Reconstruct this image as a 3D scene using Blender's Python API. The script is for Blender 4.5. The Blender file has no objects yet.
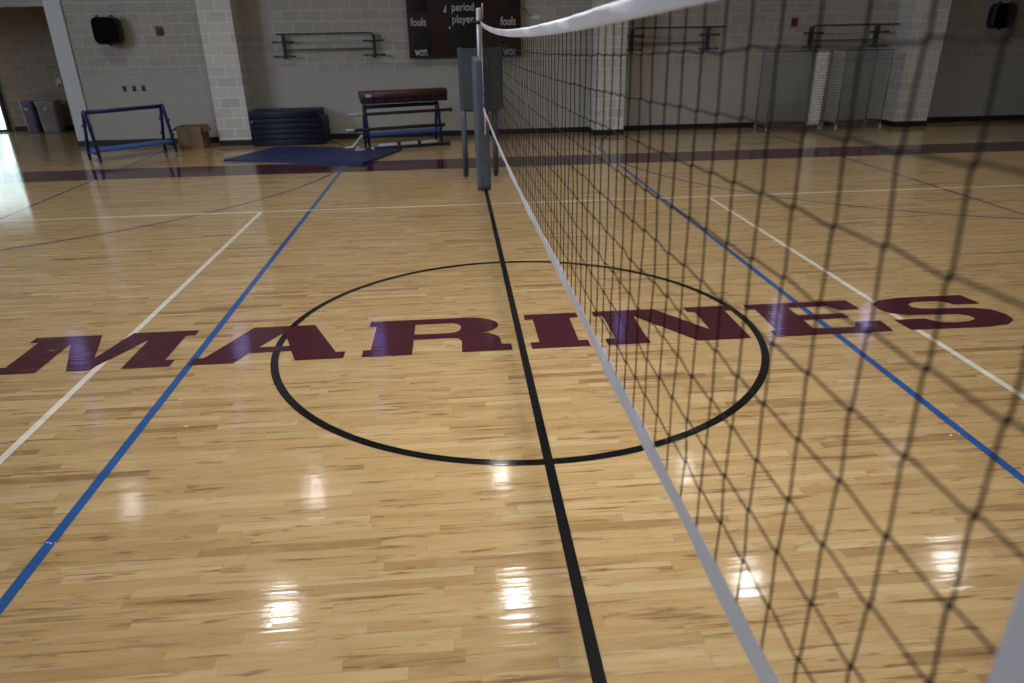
import bpy, bmesh, math, random
import numpy as np
from mathutils import Vector, Matrix

random.seed(7)
C = bpy.context.scene.collection
SC = bpy.context.scene
PI = math.pi

# ------------------------------------------------------------------ camera
def make_camera():
    yaw, pitch, roll = 0.0735, 0.4141, -0.0185
    f = Vector((math.sin(yaw) * math.cos(pitch), math.cos(yaw) * math.cos(pitch), -math.sin(pitch)))
    r = Vector((math.cos(yaw), -math.sin(yaw), 0))
    u = r.cross(f)
    r2 = r * math.cos(roll) + u * math.sin(roll)
    u2 = -r * math.sin(roll) + u * math.cos(roll)
    cd = bpy.data.cameras.new('camera')
    cd.sensor_width = 36
    cd.lens = 0.6892 * 36
    cd.clip_start = 0.02
    cd.dof.use_dof = True
    cd.dof.focus_distance = 4.6
    cd.dof.aperture_fstop = 2.8
    co = bpy.data.objects.new('camera', cd)
    m = Matrix((r2, u2, -f)).transposed().to_4x4()
    m.translation = Vector((-0.4203, -4.9896, 2.1212))
    co.matrix_world = m
    C.objects.link(co)
    SC.camera = co
make_camera()

# ------------------------------------------------------------------ world, light, exposure
w = bpy.data.worlds.new('world')
SC.world = w
w.use_nodes = True
w.node_tree.nodes['Background'].inputs[0].default_value = (0.55, 0.65, 0.8, 1)
w.node_tree.nodes['Background'].inputs[1].default_value = 0.3
vs = SC.view_settings
SC.display_settings.display_device = 'sRGB'
vs.view_transform = 'Standard'
vs.look = 'None'
vs.gamma = 1
vs.use_curve_mapping = False
vs.exposure = 0.54
SC.cycles.use_denoising = True
SC.cycles.max_bounces = 8
SC.cycles.sample_clamp_indirect = 4

LAMP_Z = 6.6
LENS_STRENGTH = 80.0
AREA_W = 34.0
def area(name, loc, rot, power, size, col, sy=None, spread=PI):
    d = bpy.data.lights.new(name, 'AREA')
    d.energy = power
    d.color = col
    d.size = size
    d.spread = spread
    if sy:
        d.shape = 'RECTANGLE'
        d.size_y = sy
    else:
        d.shape = 'DISK'
    o = bpy.data.objects.new(name, d)
    o.location = loc
    o.rotation_euler = rot
    C.objects.link(o)
    return o
# the rows of high bay lamps over and behind the photographer
for x, y in ((-7.4, 0.6), (-3.58, 0.6), (0.24, 0.6), (4.1, 0.6), (7.9, 0.6)):
    area('ceiling_light', (x, y, LAMP_Z - 0.3), (0, 0, 0), AREA_W, 0.45, (1.0, 0.97, 0.93), spread=math.radians(135))
area('ceiling_light', (0.24, -2.0, LAMP_Z - 0.3), (0, 0, 0), 56, 0.7, (1.0, 0.97, 0.93), spread=math.radians(90))  # unseen stand-in lamp, beam narrowed to leave the near corners darker
# added unseen light that brightens the alcove walls
area('alcove_fill', (-14.6, 12.4, 2.8), (0, 0, 0), 45, 0.5, (1.0, 0.95, 0.88))
# daylight from the windows high in the left side of the gym
area('daylight', (-13.6, -1.0, 4.8), (0, math.radians(-68), 0), 430, 2.4, (0.72, 0.84, 1.0), sy=8.0)

# ------------------------------------------------------------------ helpers
def link(name, me, m, parent=None):
    o = bpy.data.objects.new(name, me)
    if m is not None and not me.materials:
        me.materials.append(m)
    C.objects.link(o)
    if parent is not None:
        o.parent = parent
    return o

class MB:
    def __init__(s):
        s.v = []; s.f = []; s.sm = []
    def add(s, vs, fs, smooth=False):
        n = len(s.v)
        s.v += [tuple(p) for p in vs]
        s.f += [tuple(n + i for i in q) for q in fs]
        s.sm += [smooth] * len(fs)
        return s
    def box(s, a, b, rot=None, piv=None, bev=0.0):
        bm = bmesh.new()
        c = Vector([(a[i] + b[i]) / 2 for i in range(3)])
        d = [abs(b[i] - a[i]) for i in range(3)]
        bmesh.ops.create_cube(bm, size=1, matrix=Matrix.Diagonal((*d, 1)))
        if bev > 0:
            bev = min(bev, min(d) * 0.45)
            bmesh.ops.bevel(bm, geom=bm.edges[:] , offset=bev, segments=3, affect='EDGES', profile=0.5)
        M = Matrix.Translation(c)
        if rot is not None:
            p = Vector(piv) if piv is not None else c
            M = Matrix.Translation(p) @ rot.to_4x4() @ Matrix.Translation(-p) @ M
        bm.transform(M)
        bm.verts.index_update()
        s.add([v.co[:] for v in bm.verts], [[v.index for v in f.verts] for f in bm.faces], bev > 0)
        bm.free()
        return s
    def tube(s, pts, r, n=8, closed=False, cap=True, smooth=True, up=None):
        pts = [Vector(p) for p in pts]
        m = len(pts)
        rs = r if isinstance(r, (list, tuple)) else [r] * m
        vs = []; fs = []
        prev = None
        for i, p in enumerate(pts):
            if closed:
                t = pts[(i + 1) % m] - pts[i - 1]
            elif i == 0: t = pts[1] - p
            elif i == m - 1: t = p - pts[-2]
            else: t = (pts[i + 1] - p).normalized() + (p - pts[i - 1]).normalized()
            t.normalize()
            if prev is None:
                a = Vector(up) if up else (Vector((0, 0, 1)) if abs(t.z) < 0.9 else Vector((1, 0, 0)))
                x = t.cross(a).normalized()
            else:
                x = (prev - t * prev.dot(t)).normalized()
            prev = x
            y = t.cross(x)
            for k in range(n):
                an = 2 * PI * k / n
                vs.append(p + (x * math.cos(an) + y * math.sin(an)) * rs[i])
        for i in range(m if closed else m - 1):
            j = (i + 1) % m
            for k in range(n):
                l = (k + 1) % n
                fs.append((i * n + k, i * n + l, j * n + l, j * n + k))
        if cap and not closed:
            fs.append(tuple(range(n - 1, -1, -1)))
            fs.append(tuple((m - 1) * n + k for k in range(n)))
        return s.add(vs, fs, smooth)
    def lathe(s, prof, loc=(0, 0, 0), n=24, axis='z', smooth=True):
        vs = []; fs = []
        m = len(prof)
        for (r, h) in prof:
            for k in range(n):
                a = 2 * PI * k / n
                x, y = r * math.cos(a), r * math.sin(a)
                q = (x, y, h) if axis == 'z' else ((h, x, y) if axis == 'x' else (y, h, x))
                vs.append((q[0] + loc[0], q[1] + loc[1], q[2] + loc[2]))
        for i in range(m - 1):
            for k in range(n):
                l = (k + 1) % n
                fs.append((i * n + k, i * n + l, (i + 1) * n + l, (i + 1) * n + k))
        fs.append(tuple(range(n - 1, -1, -1)))
        fs.append(tuple((m - 1) * n + k for k in range(n)))
        return s.add(vs, fs, smooth)
    def prism(s, pts, axis, a, b, smooth=False):
        """extrude the 2-D outline along an axis from a to b"""
        def q(u, v, t):
            return {'x': (t, u, v), 'y': (u, t, v), 'z': (u, v, t)}[axis]
        n = len(pts)
        vs = [q(u, v, a) for u, v in pts] + [q(u, v, b) for u, v in pts]
        fs = [tuple(range(n)), tuple(range(2 * n - 1, n - 1, -1))]
        s.add(vs, fs, False)
        k = len(s.v) - 2 * n
        for i in range(n):
            j = (i + 1) % n
            s.f.append((k + i, k + j, k + n + j, k + n + i)); s.sm.append(smooth)
        return s
    def xform(s, M):
        s.v = [tuple(M @ Vector(p)) for p in s.v]
        return s
    def mesh(s, name):
        me = bpy.data.meshes.new(name)
        me.from_pydata(s.v, [], s.f)
        bm = bmesh.new(); bm.from_mesh(me)
        bmesh.ops.recalc_face_normals(bm, faces=bm.faces)
        bm.to_mesh(me); bm.free()
        if len(s.sm) == len(me.polygons):
            me.polygons.foreach_set('use_smooth', s.sm)
        me.update()
        return me
    def build(s, name, m, parent=None):
        return link(name, s.mesh(name), m, parent)

def rot_z(a): return Matrix.Rotation(a, 3, 'Z')
def tag(o, label=None, cat=None, group=None, kind=None):
    if label: o['label'] = label
    if cat: o['category'] = cat
    if group: o['group'] = group
    if kind: o['kind'] = kind
    return o
def thing(name, label, cat, loc=(0, 0, 0), rz=0.0, group=None):
    o = bpy.data.objects.new(name, None)
    o.empty_display_size = 0.1
    o.location = loc
    o.rotation_euler = (0, 0, rz)
    C.objects.link(o)
    return tag(o, label, cat, group)
def dup(root, loc, rz=None, label=None, group=None):
    r = root.copy(); C.objects.link(r)
    r.location = loc
    if rz is not None: r.rotation_euler = (0, 0, rz)
    if label: r['label'] = label
    if group: r['group'] = group
    for ch in list(root.children):
        c = ch.copy(); C.objects.link(c); c.parent = r
        for g in ch.children:
            d = g.copy(); C.objects.link(d); d.parent = c
    return r
def rounded(w, h, r, n=5, cx=0, cy=0):
    out = []
    for sx, sy, a0 in ((1, 1, 0), (-1, 1, 90), (-1, -1, 180), (1, -1, 270)):
        for k in range(n + 1):
            a = math.radians(a0 + 90 * k / n)
            out.append((cx + sx * (w / 2 - r) + r * math.cos(a), cy + sy * (h / 2 - r) + r * math.sin(a)))
    return out

# ------------------------------------------------------------------ materials
class NT:
    def __init__(s, name):
        s.m = bpy.data.materials.new(name); s.m.use_nodes = True
        s.t = s.m.node_tree; s.n = s.t.nodes; s.l = s.t.links
        s.b = s.n['Principled BSDF']
    def nd(s, typ, **kw):
        x = s.n.new(typ)
        for k, v in kw.items(): setattr(x, k, v)
        return x
    def put(s, sock, v):
        if hasattr(v, 'is_output') or isinstance(v, bpy.types.NodeSocket): s.l.new(v, sock)
        else: sock.default_value = v
    def math(s, op, a, b=None, c=None):
        x = s.nd('ShaderNodeMath', operation=op)
        s.put(x.inputs[0], a)
        if b is not None: s.put(x.inputs[1], b)
        if c is not None: s.put(x.inputs[2], c)
        return x.outputs[0]
    def mix(s, fac, a, b, blend='MIX'):
        x = s.nd('ShaderNodeMix', data_type='RGBA', blend_type=blend)
        s.put(x.inputs[0], fac); s.put(x.inputs[6], a); s.put(x.inputs[7], b)
        return x.outputs[2]
    def ramp(s, fac, stops):
        x = s.nd('ShaderNodeValToRGB')
        e = x.color_ramp.elements
        while len(e) < len(stops): e.new(0.5)
        for i, (p, c) in enumerate(stops):
            e[i].position = p; e[i].color = (*c, 1)
        s.put(x.inputs[0], fac)
        return x.outputs[0]
    def noise(s, vec, scale, detail=3, rough=0.5):
        x = s.nd('ShaderNodeTexNoise')
        x.inputs['Scale'].default_value = scale; x.inputs['Detail'].default_value = detail
        x.inputs['Roughness'].default_value = rough
        if vec is not None: s.put(x.inputs['Vector'], vec)
        return x.outputs['Fac']
    def obj(s):
        return s.nd('ShaderNodeTexCoord').outputs['Object']
    def bump(s, h, strength, dist):
        x = s.nd('ShaderNodeBump')
        x.inputs['Strength'].default_value = strength; x.inputs['Distance'].default_value = dist
        s.put(x.inputs['Height'], h)
        return x.outputs['Normal']
    def xyz(s, v):
        x = s.nd('ShaderNodeSeparateXYZ'); s.put(x.inputs[0], v); return x.outputs
    def comb(s, a, b, c):
        x = s.nd('ShaderNodeCombineXYZ')
        s.put(x.inputs[0], a); s.put(x.inputs[1], b); s.put(x.inputs[2], c)
        return x.outputs[0]

def plain(name, col, rough=0.5, metal=0.0, var=0.15, scale=8.0, bump=0.0, coat=0.0, spec=0.5):
    t = NT(name)
    nz = t.noise(t.obj(), scale, 4)
    dark = tuple(c * (1 - var) for c in col)
    lite = tuple(min(1, c * (1 + var)) for c in col)
    t.put(t.b.inputs['Base Color'], t.ramp(nz, [(0.3, dark), (0.7, lite)]))
    t.b.inputs['Roughness'].default_value = rough
    t.b.inputs['Metallic'].default_value = metal
    t.b.inputs['Coat Weight'].default_value = coat
    t.b.inputs['Specular IOR Level'].default_value = spec
    if bump > 0:
        t.put(t.b.inputs['Normal'], t.bump(t.noise(t.obj(), scale * 4, 3), bump, 0.01))
    return t.m

def varnish(t, nrm):
    t.b.inputs['Coat Weight'].default_value = 1.0
    t.b.inputs['Coat Roughness'].default_value = 0.095
    t.b.inputs['Coat IOR'].default_value = 1.5
    t.b.inputs['Roughness'].default_value = 0.5
    t.b.inputs['Specular IOR Level'].default_value = 0.1
    t.put(t.b.inputs['Coat Normal'], nrm)

def board_coords(t):
    x, y, z = t.xyz(t.obj())
    W = 0.057
    rowf = t.math('DIVIDE', y, W)
    row = t.math('FLOOR', rowf)
    wn = t.nd('ShaderNodeTexWhiteNoise', noise_dimensions='1D'); t.put(wn.inputs['W'], row)
    rr = wn.outputs['Value']
    ln = t.math('MULTIPLY_ADD', rr, 0.5, 0.45)
    xs = t.math('MULTIPLY_ADD', rr, 37.3, t.math('DIVIDE', x, ln))
    pl = t.math('FLOOR', xs)
    w2 = t.nd('ShaderNodeTexWhiteNoise', noise_dimensions='2D')
    t.put(w2.inputs['Vector'], t.comb(row, pl, 0.0))
    return x, y, rowf, xs, w2.outputs['Value'], w2.outputs['Color']

def floor_normal(t, bc):
    x, y, rowf, xs, pid, pcol = bc
    wav = t.noise(t.comb(t.math('MULTIPLY', x, 0.9), t.math('MULTIPLY', y, 26.0), pid), 1.0, 2)
    fy = t.math('FRACT', rowf)
    # each strip is very slightly cupped and tilted
    cup = t.math('MULTIPLY', t.math('SUBTRACT', fy, 0.5), t.math('SUBTRACT', pid, 0.5))
    h = t.math('ADD', t.math('MULTIPLY', wav, 0.32), t.math('MULTIPLY', cup, 0.13))
    return t.bump(h, 1.0, 0.0030)

def wood_floor():
    t = NT('maple_strip_floor')
    bc = board_coords(t)
    x, y, rowf, xs, pid, pcol = bc
    base = t.ramp(pid, [(0.0, (0.25, 0.148, 0.060)), (0.04, (0.365, 0.234, 0.097)), (0.20, (0.42, 0.278, 0.119)),
                        (0.55, (0.44, 0.296, 0.130)), (0.85, (0.47, 0.323, 0.148)), (1.0, (0.51, 0.366, 0.182))])
    gv = t.comb(t.math('MULTIPLY', x, 2.2), t.math('MULTIPLY', y, 60.0), t.math('MULTIPLY', pid, 50.0))
    g1 = t.noise(gv, 1.0, 5, 0.6)
    col = t.mix(t.ramp(g1, [(0.42, (0, 0, 0)), (0.75, (0.4, 0.4, 0.4))]), base, (0.24, 0.145, 0.065, 1))
    # long dark mineral streaks
    sv = t.comb(t.math('MULTIPLY', x, 1.5), t.math('MULTIPLY', y, 30.0), t.math('MULTIPLY', pid, 91.0))
    s1 = t.noise(sv, 1.0, 4, 0.6)
    col = t.mix(t.ramp(s1, [(0.565, (0, 0, 0)), (0.68, (0.85, 0.85, 0.85))]), col, (0.15, 0.075, 0.028, 1))
    # short brown heartwood flecks and knots
    kv = t.comb(t.math('MULTIPLY', x, 4.5), t.math('MULTIPLY', y, 26.0), t.math('MULTIPLY', pid, 133.0))
    k1 = t.noise(kv, 1.0, 3, 0.6)
    col = t.mix(t.ramp(k1, [(0.595, (0, 0, 0)), (0.71, (0.8, 0.8, 0.8))]), col, (0.17, 0.085, 0.033, 1))
    # cloudy figure
    cv = t.comb(t.math('MULTIPLY', x, 5.0), t.math('MULTIPLY', y, 16.0), t.math('MULTIPLY', pid, 17.0))
    c1 = t.noise(cv, 1.0, 3)
    col = t.mix(t.ramp(c1, [(0.45, (0, 0, 0)), (0.8, (0.35, 0.35, 0.35))]), col, (0.53, 0.41, 0.24, 1))
    fy = t.math('FRACT', rowf); fx = t.math('FRACT', xs)
    gap = t.math('MAXIMUM', t.math('LESS_THAN', fy, 0.022), t.math('LESS_THAN', fx, 0.0028))
    col = t.mix(t.math('MULTIPLY', gap, 0.35), col, (0.10, 0.05, 0.02, 1))
    t.put(t.b.inputs['Base Color'], col)
    nrm = floor_normal(t, bc)
    varnish(t, nrm)
    return t.m

def floor_paint(name, col, var=0.1):
    t = NT(name)
    bc = board_coords(t)
    x, y, rowf, xs, pid, pcol = bc
    lo = tuple(c * (1 - var) for c in col); hi = tuple(c * (1 + var) for c in col)
    c = t.ramp(pid, [(0, lo), (1, hi)])
    fy = t.math('FRACT', rowf)
    c = t.mix(t.math('MULTIPLY', t.math('LESS_THAN', fy, 0.03), 0.25), c, (0.01, 0.01, 0.01, 1))
    t.put(t.b.inputs['Base Color'], c)
    varnish(t, floor_normal(t, bc))
    return t.m

def block_wall(name, block, mortar, smooth_to=None, smooth=None, seed=0.0, contrast=1.0):
    t = NT(name)
    x, y, z = t.xyz(t.obj())
    geo = t.nd('ShaderNodeNewGeometry')
    nx, ny, nz = t.xyz(geo.outputs['Normal'])
    side = t.math('GREATER_THAN', t.math('ABSOLUTE', nx), 0.5)
    u = t.math('ADD', t.math('MULTIPLY', side, y), t.math('MULTIPLY', t.math('SUBTRACT', 1.0, side), x))
    br = t.nd('ShaderNodeTexBrick', offset=0.5)
    t.put(br.inputs['Vector'], t.comb(t.math('ADD', u, 40.0 + seed), t.math('ADD', z, 10.0), 0.0))
    br.inputs['Scale'].default_value = 1.0
    br.inputs['Brick Width'].default_value = 0.406
    br.inputs['Row Height'].default_value = 0.203
    br.inputs['Mortar Size'].default_value = 0.011
    br.inputs['Mortar Smooth'].default_value = 0.3
    br.inputs['Bias'].default_value = 0.0
    lo = tuple(c * (1 - 0.13 * contrast) for c in block); hi = tuple(c * (1 + 0.13 * contrast) for c in block)
    br.inputs['Color1'].default_value = (*lo, 1)
    br.inputs['Color2'].default_value = (*hi, 1)
    br.inputs['Mortar'].default_value = (*mortar, 1)
    n1 = t.noise(t.obj(), 45.0, 4, 0.7)
    col = t.mix(t.ramp(n1, [(0.35, (0, 0, 0)), (0.75, (0.35, 0.35, 0.35))]), br.outputs['Color'], (block[0] * 0.55, block[1] * 0.55, block[2] * 0.55, 1))
    if smooth_to:
        n2 = t.noise(t.obj(), 3.0, 3)
        sm = t.mix(n2, (*[c * 0.95 for c in smooth], 1), (*[c * 1.05 for c in smooth], 1))
        sm = t.mix(t.math('MULTIPLY', br.outputs['Fac'], 0.12), sm, (*mortar, 1))
        col = t.mix(t.math('LESS_THAN', z, smooth_to), col, sm)
    t.put(t.b.inputs['Base Color'], col)
    t.b.inputs['Roughness'].default_value = 0.75
    t.b.inputs['Specular IOR Level'].default_value = 0.25
    t.put(t.b.inputs['Normal'], t.bump(t.math('SUBTRACT', t.math('MULTIPLY', n1, 0.3), br.outputs['Fac']), 0.35, 0.006))
    return t.m

def emit(name, col, strength):
    t = NT(name)
    t.b.inputs['Base Color'].default_value = (*col, 1)
    t.b.inputs['Emission Color'].default_value = (*col, 1)
    t.b.inputs['Emission Strength'].default_value = strength
    return t.m

def outside_glass(name, strength, cols=((0.45, 0.75, 0.66), (0.78, 0.95, 1.0), (0.97, 0.98, 1.0)), sx=2.2):
    """a bright window: pale sky and pale green leaves behind glass"""
    t = NT(name)
    x, y, z = t.xyz(t.obj())
    n = t.noise(t.comb(t.math('MULTIPLY', x, sx), y, t.math('MULTIPLY', z, 0.9)), 1.6, 4, 0.6)
    c = t.ramp(n, [(0.38, cols[0]), (0.5, cols[1]), (0.62, cols[2])])
    t.b.inputs['Base Color'].default_value = (0.1, 0.1, 0.1, 1)
    t.put(t.b.inputs['Emission Color'], c)
    t.b.inputs['Emission Strength'].default_value = strength
    t.b.inputs['Roughness'].default_value = 0.1
    return t.m

def pad_vinyl(name, col, scale=6, bump=0.35, rough=0.42):
    t = NT(name)
    o = t.obj()
    x, y, z = t.xyz(o)
    n = t.noise(t.comb(t.math('MULTIPLY', x, 2.0), t.math('MULTIPLY', y, 2.0), z), scale, 3)
    t.put(t.b.inputs['Base Color'], t.ramp(n, [(0.3, tuple(c * 0.85 for c in col)), (0.7, tuple(c * 1.12 for c in col))]))
    t.b.inputs['Roughness'].default_value = rough
    t.put(t.b.inputs['Normal'], t.bump(n, bump, 0.03))
    return t.m

def woven(name, col, scale=120.0):
    t = NT(name)
    o = t.obj()
    wv = t.nd('ShaderNodeTexWave', wave_type='BANDS', bands_direction='Y')
    wv.inputs['Scale'].default_value = scale; wv.inputs['Distortion'].default_value = 1.5
    t.put(wv.inputs['Vector'], o)
    n = t.noise(o, 5.0, 4)
    c = t.mix(t.math('MULTIPLY', wv.outputs['Fac'], 0.12), (*col, 1), (*[k * 0.75 for k in col], 1))
    c = t.mix(t.math('MULTIPLY', n, 0.22), c, (*[k * 0.6 for k in col], 1))
    t.put(t.b.inputs['Base Color'], c)
    t.b.inputs['Roughness'].default_value = 0.75
    t.put(t.b.inputs['Normal'], t.bump(n, 0.4, 0.02))
    return t.m

def cardboard():
    t = NT('cardboard')
    n = t.noise(t.obj(), 6.0, 4)
    t.put(t.b.inputs['Base Color'], t.ramp(n, [(0.3, (0.19, 0.12, 0.065)), (0.7, (0.25, 0.16, 0.09))]))
    t.b.inputs['Roughness'].default_value = 0.8
    return t.m

M = dict(
    wood=wood_floor(),
    maroon_paint=floor_paint('maroon_floor_paint', (0.048, 0.0052, 0.0125)),
    black_paint=floor_paint('black_floor_paint', (0.0018, 0.0018, 0.002)),
    white_paint=floor_paint('white_floor_paint', (0.66, 0.62, 0.52)),
    blue_paint=floor_paint('blue_floor_paint', (0.016, 0.080, 0.27)),
    slate_paint=floor_paint('slate_blue_floor_paint', (0.075, 0.085, 0.15)),
    wall=block_wall('ground_face_block', (0.45, 0.43, 0.39), (0.60, 0.58, 0.535), 1.42, (0.445, 0.432, 0.398), contrast=0.5),
    pilaster=block_wall('pilaster_block', (0.64, 0.63, 0.59), (0.86, 0.85, 0.81), seed=0.13, contrast=0.8),
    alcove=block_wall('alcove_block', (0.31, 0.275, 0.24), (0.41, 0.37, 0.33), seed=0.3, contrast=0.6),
    side_wall=plain('painted_wall', (0.32, 0.30, 0.27), 0.8),
    ceiling=plain('ceiling_deck', (0.08, 0.08, 0.085), 0.85),
    jamb=plain('painted_jamb', (0.68, 0.71, 0.75), 0.55, var=0.05),
    base=plain('black_rubber_base', (0.012, 0.012, 0.013), 0.5),
    glass_door=outside_glass('daylit_door_glass', 1.5, sx=6.0),
    glass_win=outside_glass('daylit_window_glass', 1.15, ((0.30, 0.28, 1.0), (0.36, 0.34, 1.0), (0.55, 0.52, 1.0))),
    glass_bright=outside_glass('bright_window_glass', 2.6, ((0.40, 0.38, 1.0), (0.46, 0.44, 1.0), (0.65, 0.62, 1.0))),
    frame=plain('dark_frame', (0.05, 0.05, 0.055), 0.4, 0.6),
    tape=woven('white_net_tape', (0.68, 0.68, 0.735)),
    cord=plain('black_net_cord', (0.024, 0.018, 0.014), 0.85, scale=60, spec=0.2),
    rope=plain('white_rope', (0.55, 0.55, 0.55), 0.8, scale=60),
    alu=plain('brushed_aluminium', (0.52, 0.53, 0.56), 0.38, 0.75, var=0.06, scale=20),
    pad=pad_vinyl('slate_pole_pad', (0.088, 0.105, 0.15)),
    stand_pad=pad_vinyl('slate_stand_pad', (0.062, 0.078, 0.103)),
    stand_steel=plain('slate_painted_steel', (0.05, 0.06, 0.075), 0.45, 0.2),
    black=plain('black_plastic', (0.010, 0.010, 0.011), 0.5),
    speaker=plain('black_speaker_grille', (0.004, 0.004, 0.0045), 0.9, scale=120, spec=0.1),
    sb_maroon=plain('scoreboard_maroon', (0.024, 0.005, 0.0045), 0.6, var=0.08, scale=2),
    sb_black=plain('scoreboard_black', (0.005, 0.005, 0.006), 0.6),
    sb_white=plain('scoreboard_lettering', (0.58, 0.66, 0.68), 0.6, var=0.05),
    bracket=plain('dark_bracket_steel', (0.055, 0.065, 0.072), 0.5, 0.4),
    wood_bar=plain('oak_bar', (0.15, 0.115, 0.085), 0.5, scale=15),
    red=plain('red_alarm_plastic', (0.16, 0.010, 0.012), 0.5),
    plate=plain('steel_wall_plate', (0.055, 0.05, 0.045), 0.45, 0.3),
    white_plate=plain('white_wall_plate', (0.50, 0.50, 0.52), 0.5),
    navy_steel=plain('navy_cart_steel', (0.016, 0.020, 0.125), 0.4, 0.1),
    blue_shelf=plain('blue_cart_shelf', (0.030, 0.115, 0.42), 0.42),
    caster=plain('black_caster_rubber', (0.012, 0.012, 0.015), 0.6),
    chrome=plain('bright_zinc', (0.72, 0.74, 0.78), 0.22, 0.9, var=0.05, scale=30),
    wire=plain('zinc_wire', (0.20, 0.21, 0.22), 0.4, 0.6, var=0.05, scale=30),
    glare_wire=plain('pale_glare_wire', (0.88, 0.89, 0.94), 0.5, 0.0, var=0.35, scale=14),  # near-white colour stands in for light glinting off the wires
    card=cardboard(),
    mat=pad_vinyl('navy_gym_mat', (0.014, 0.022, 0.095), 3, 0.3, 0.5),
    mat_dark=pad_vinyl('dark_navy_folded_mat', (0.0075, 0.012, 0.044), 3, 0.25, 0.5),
    maroon_pad=pad_vinyl('maroon_vinyl', (0.066, 0.026, 0.024), 5, 0.3, 0.45),
    webbing=plain('black_webbing', (0.012, 0.011, 0.012), 0.8),
    bin_grey=plain('grey_bin_plastic', (0.30, 0.285, 0.30), 0.5),
    bin_blue=plain('blue_grey_bin_plastic', (0.17, 0.165, 0.30), 0.35),
    lamp_shell=plain('lamp_shell', (0.10, 0.10, 0.11), 0.5, 0.3),
    lens=emit('lamp_lens', (1.0, 0.965, 0.93), LENS_STRENGTH),
)

# ------------------------------------------------------------------ room
YW = 11.4          # far wall
YP = 10.8          # faces of the block pilasters
XL, XR, YN, H = -16.5, 16.5, -12.0, 7.2
OPEN_X = -8.50     # right edge of the alcove opening
SOFF = 2.74
YA = 14.6          # alcove back wall

floor = MB().box((XL, YN, -0.12), (XR, YA + 0.2, 0.0)).build('floor', M['wood'])
tag(floor, kind='structure')
tag(MB().box((XL, YN, H), (XR, YA + 0.2, H + 0.15)).build('ceiling', M['ceiling']), kind='structure')
wf = MB().box((OPEN_X, YW, 0), (XR, YW + 0.2, H)).box((XL, YW, SOFF), (OPEN_X, YW + 0.2, H))
tag(wf.build('wall_far', M['wall']), kind='structure')
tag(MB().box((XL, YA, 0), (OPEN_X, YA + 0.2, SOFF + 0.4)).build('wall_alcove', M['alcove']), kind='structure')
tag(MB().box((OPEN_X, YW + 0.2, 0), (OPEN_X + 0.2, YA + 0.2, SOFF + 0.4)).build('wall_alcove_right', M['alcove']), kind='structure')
tag(MB().box((XL, YW + 0.2, 2.86), (OPEN_X, YA, 3.0)).build('ceiling_alcove', M['ceiling']), kind='structure')
tag(MB().box((XL - 0.2, YN, 0), (XL, YA + 0.2, H)).build('wall_left', M['side_wall']), kind='structure')
tag(MB().box((XR, YN, 0), (XR + 0.2, YW + 0.2, H)).build('wall_right', M['side_wall']), kind='structure')
tag(MB().box((XL, YN - 0.2, 0), (XR, YN, H)).build('wall_near', M['side_wall']), kind='structure')
# pilasters
PIL = [(-5.36, -4.70), (2.62, 3.27), (9.45, 10.22)]
for i, (a, b) in enumerate(PIL):
    tag(MB().box((a, YP, 0), (b, YW, H)).build('wall_pilaster', M['pilaster']), kind='structure')
# painted jamb of the alcove opening
tag(MB().box((OPEN_X, YW - 0.05, 0.0), (OPEN_X + 0.33, YW, H), bev=0.006).build('trim_1', M['jamb']), kind='structure')
# black cove base along the far wall
bb = MB(); HB = 0.115; TB = 0.015
xs = [OPEN_X + 0.0] + [q for p in PIL for q in p] + [XR]
for i in range(0, len(xs), 2):
    bb.box((xs[i], YW - TB - (0.05 if i == 0 else 0), 0), (xs[i + 1], YW, HB))
for a, b in PIL:
    bb.box((a - TB, YP - TB, 0), (b + TB, YP, HB))
    bb.box((a - TB, YP, 0), (a, YW, HB)); bb.box((b, YP, 0), (b + TB, YW, HB))
tag(bb.build('baseboard_far', M['base']), kind='structure')
tag(MB().box((-11.55, YA - TB, 0), (OPEN_X, YA, HB)).build('baseboard_alcove', M['base']), kind='structure')
# glazed door of the alcove, day outside
dr = tag(MB().box((-11.730, YA - 0.06, 0), (-11.650, YA - 0.001, 2.2)).box((-12.790, YA - 0.06, 0), (-12.710, YA - 0.001, 2.2))
         .box((-11.730, YA - 0.06, 2.12), (-12.710, YA - 0.001, 2.2)).box((-11.730, YA - 0.05, 0), (-12.710, YA - 0.001, 0.06)).build('door_1', M['frame']), kind='structure')
MB().box((-12.710, YA - 0.035, 0.06), (-11.730, YA - 0.02, 2.12)).build('door_glass', M['glass_door'], dr)
MB().tube([(-12.630, YA - 0.06, 1.0), (-12.630, YA - 0.10, 1.0), (-11.810, YA - 0.10, 1.0), (-11.810, YA - 0.06, 1.0)], 0.014).build('push_bar', M['alu'], dr)
dr2 = tag(MB().box((-13.870, YA - 0.06, 0), (-13.790, YA - 0.001, 2.2)).box((-12.870, YA - 0.06, 0), (-12.795, YA - 0.001, 2.2))
          .box((-12.870, YA - 0.06, 2.12), (-13.790, YA - 0.001, 2.2)).box((-12.870, YA - 0.05, 0), (-13.790, YA - 0.001, 0.06)).build('door_2', M['frame']), kind='structure')
MB().box((-13.790, YA - 0.035, 0.06), (-12.870, YA - 0.02, 2.12)).build('door_glass', M['glass_door'], dr2)
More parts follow.
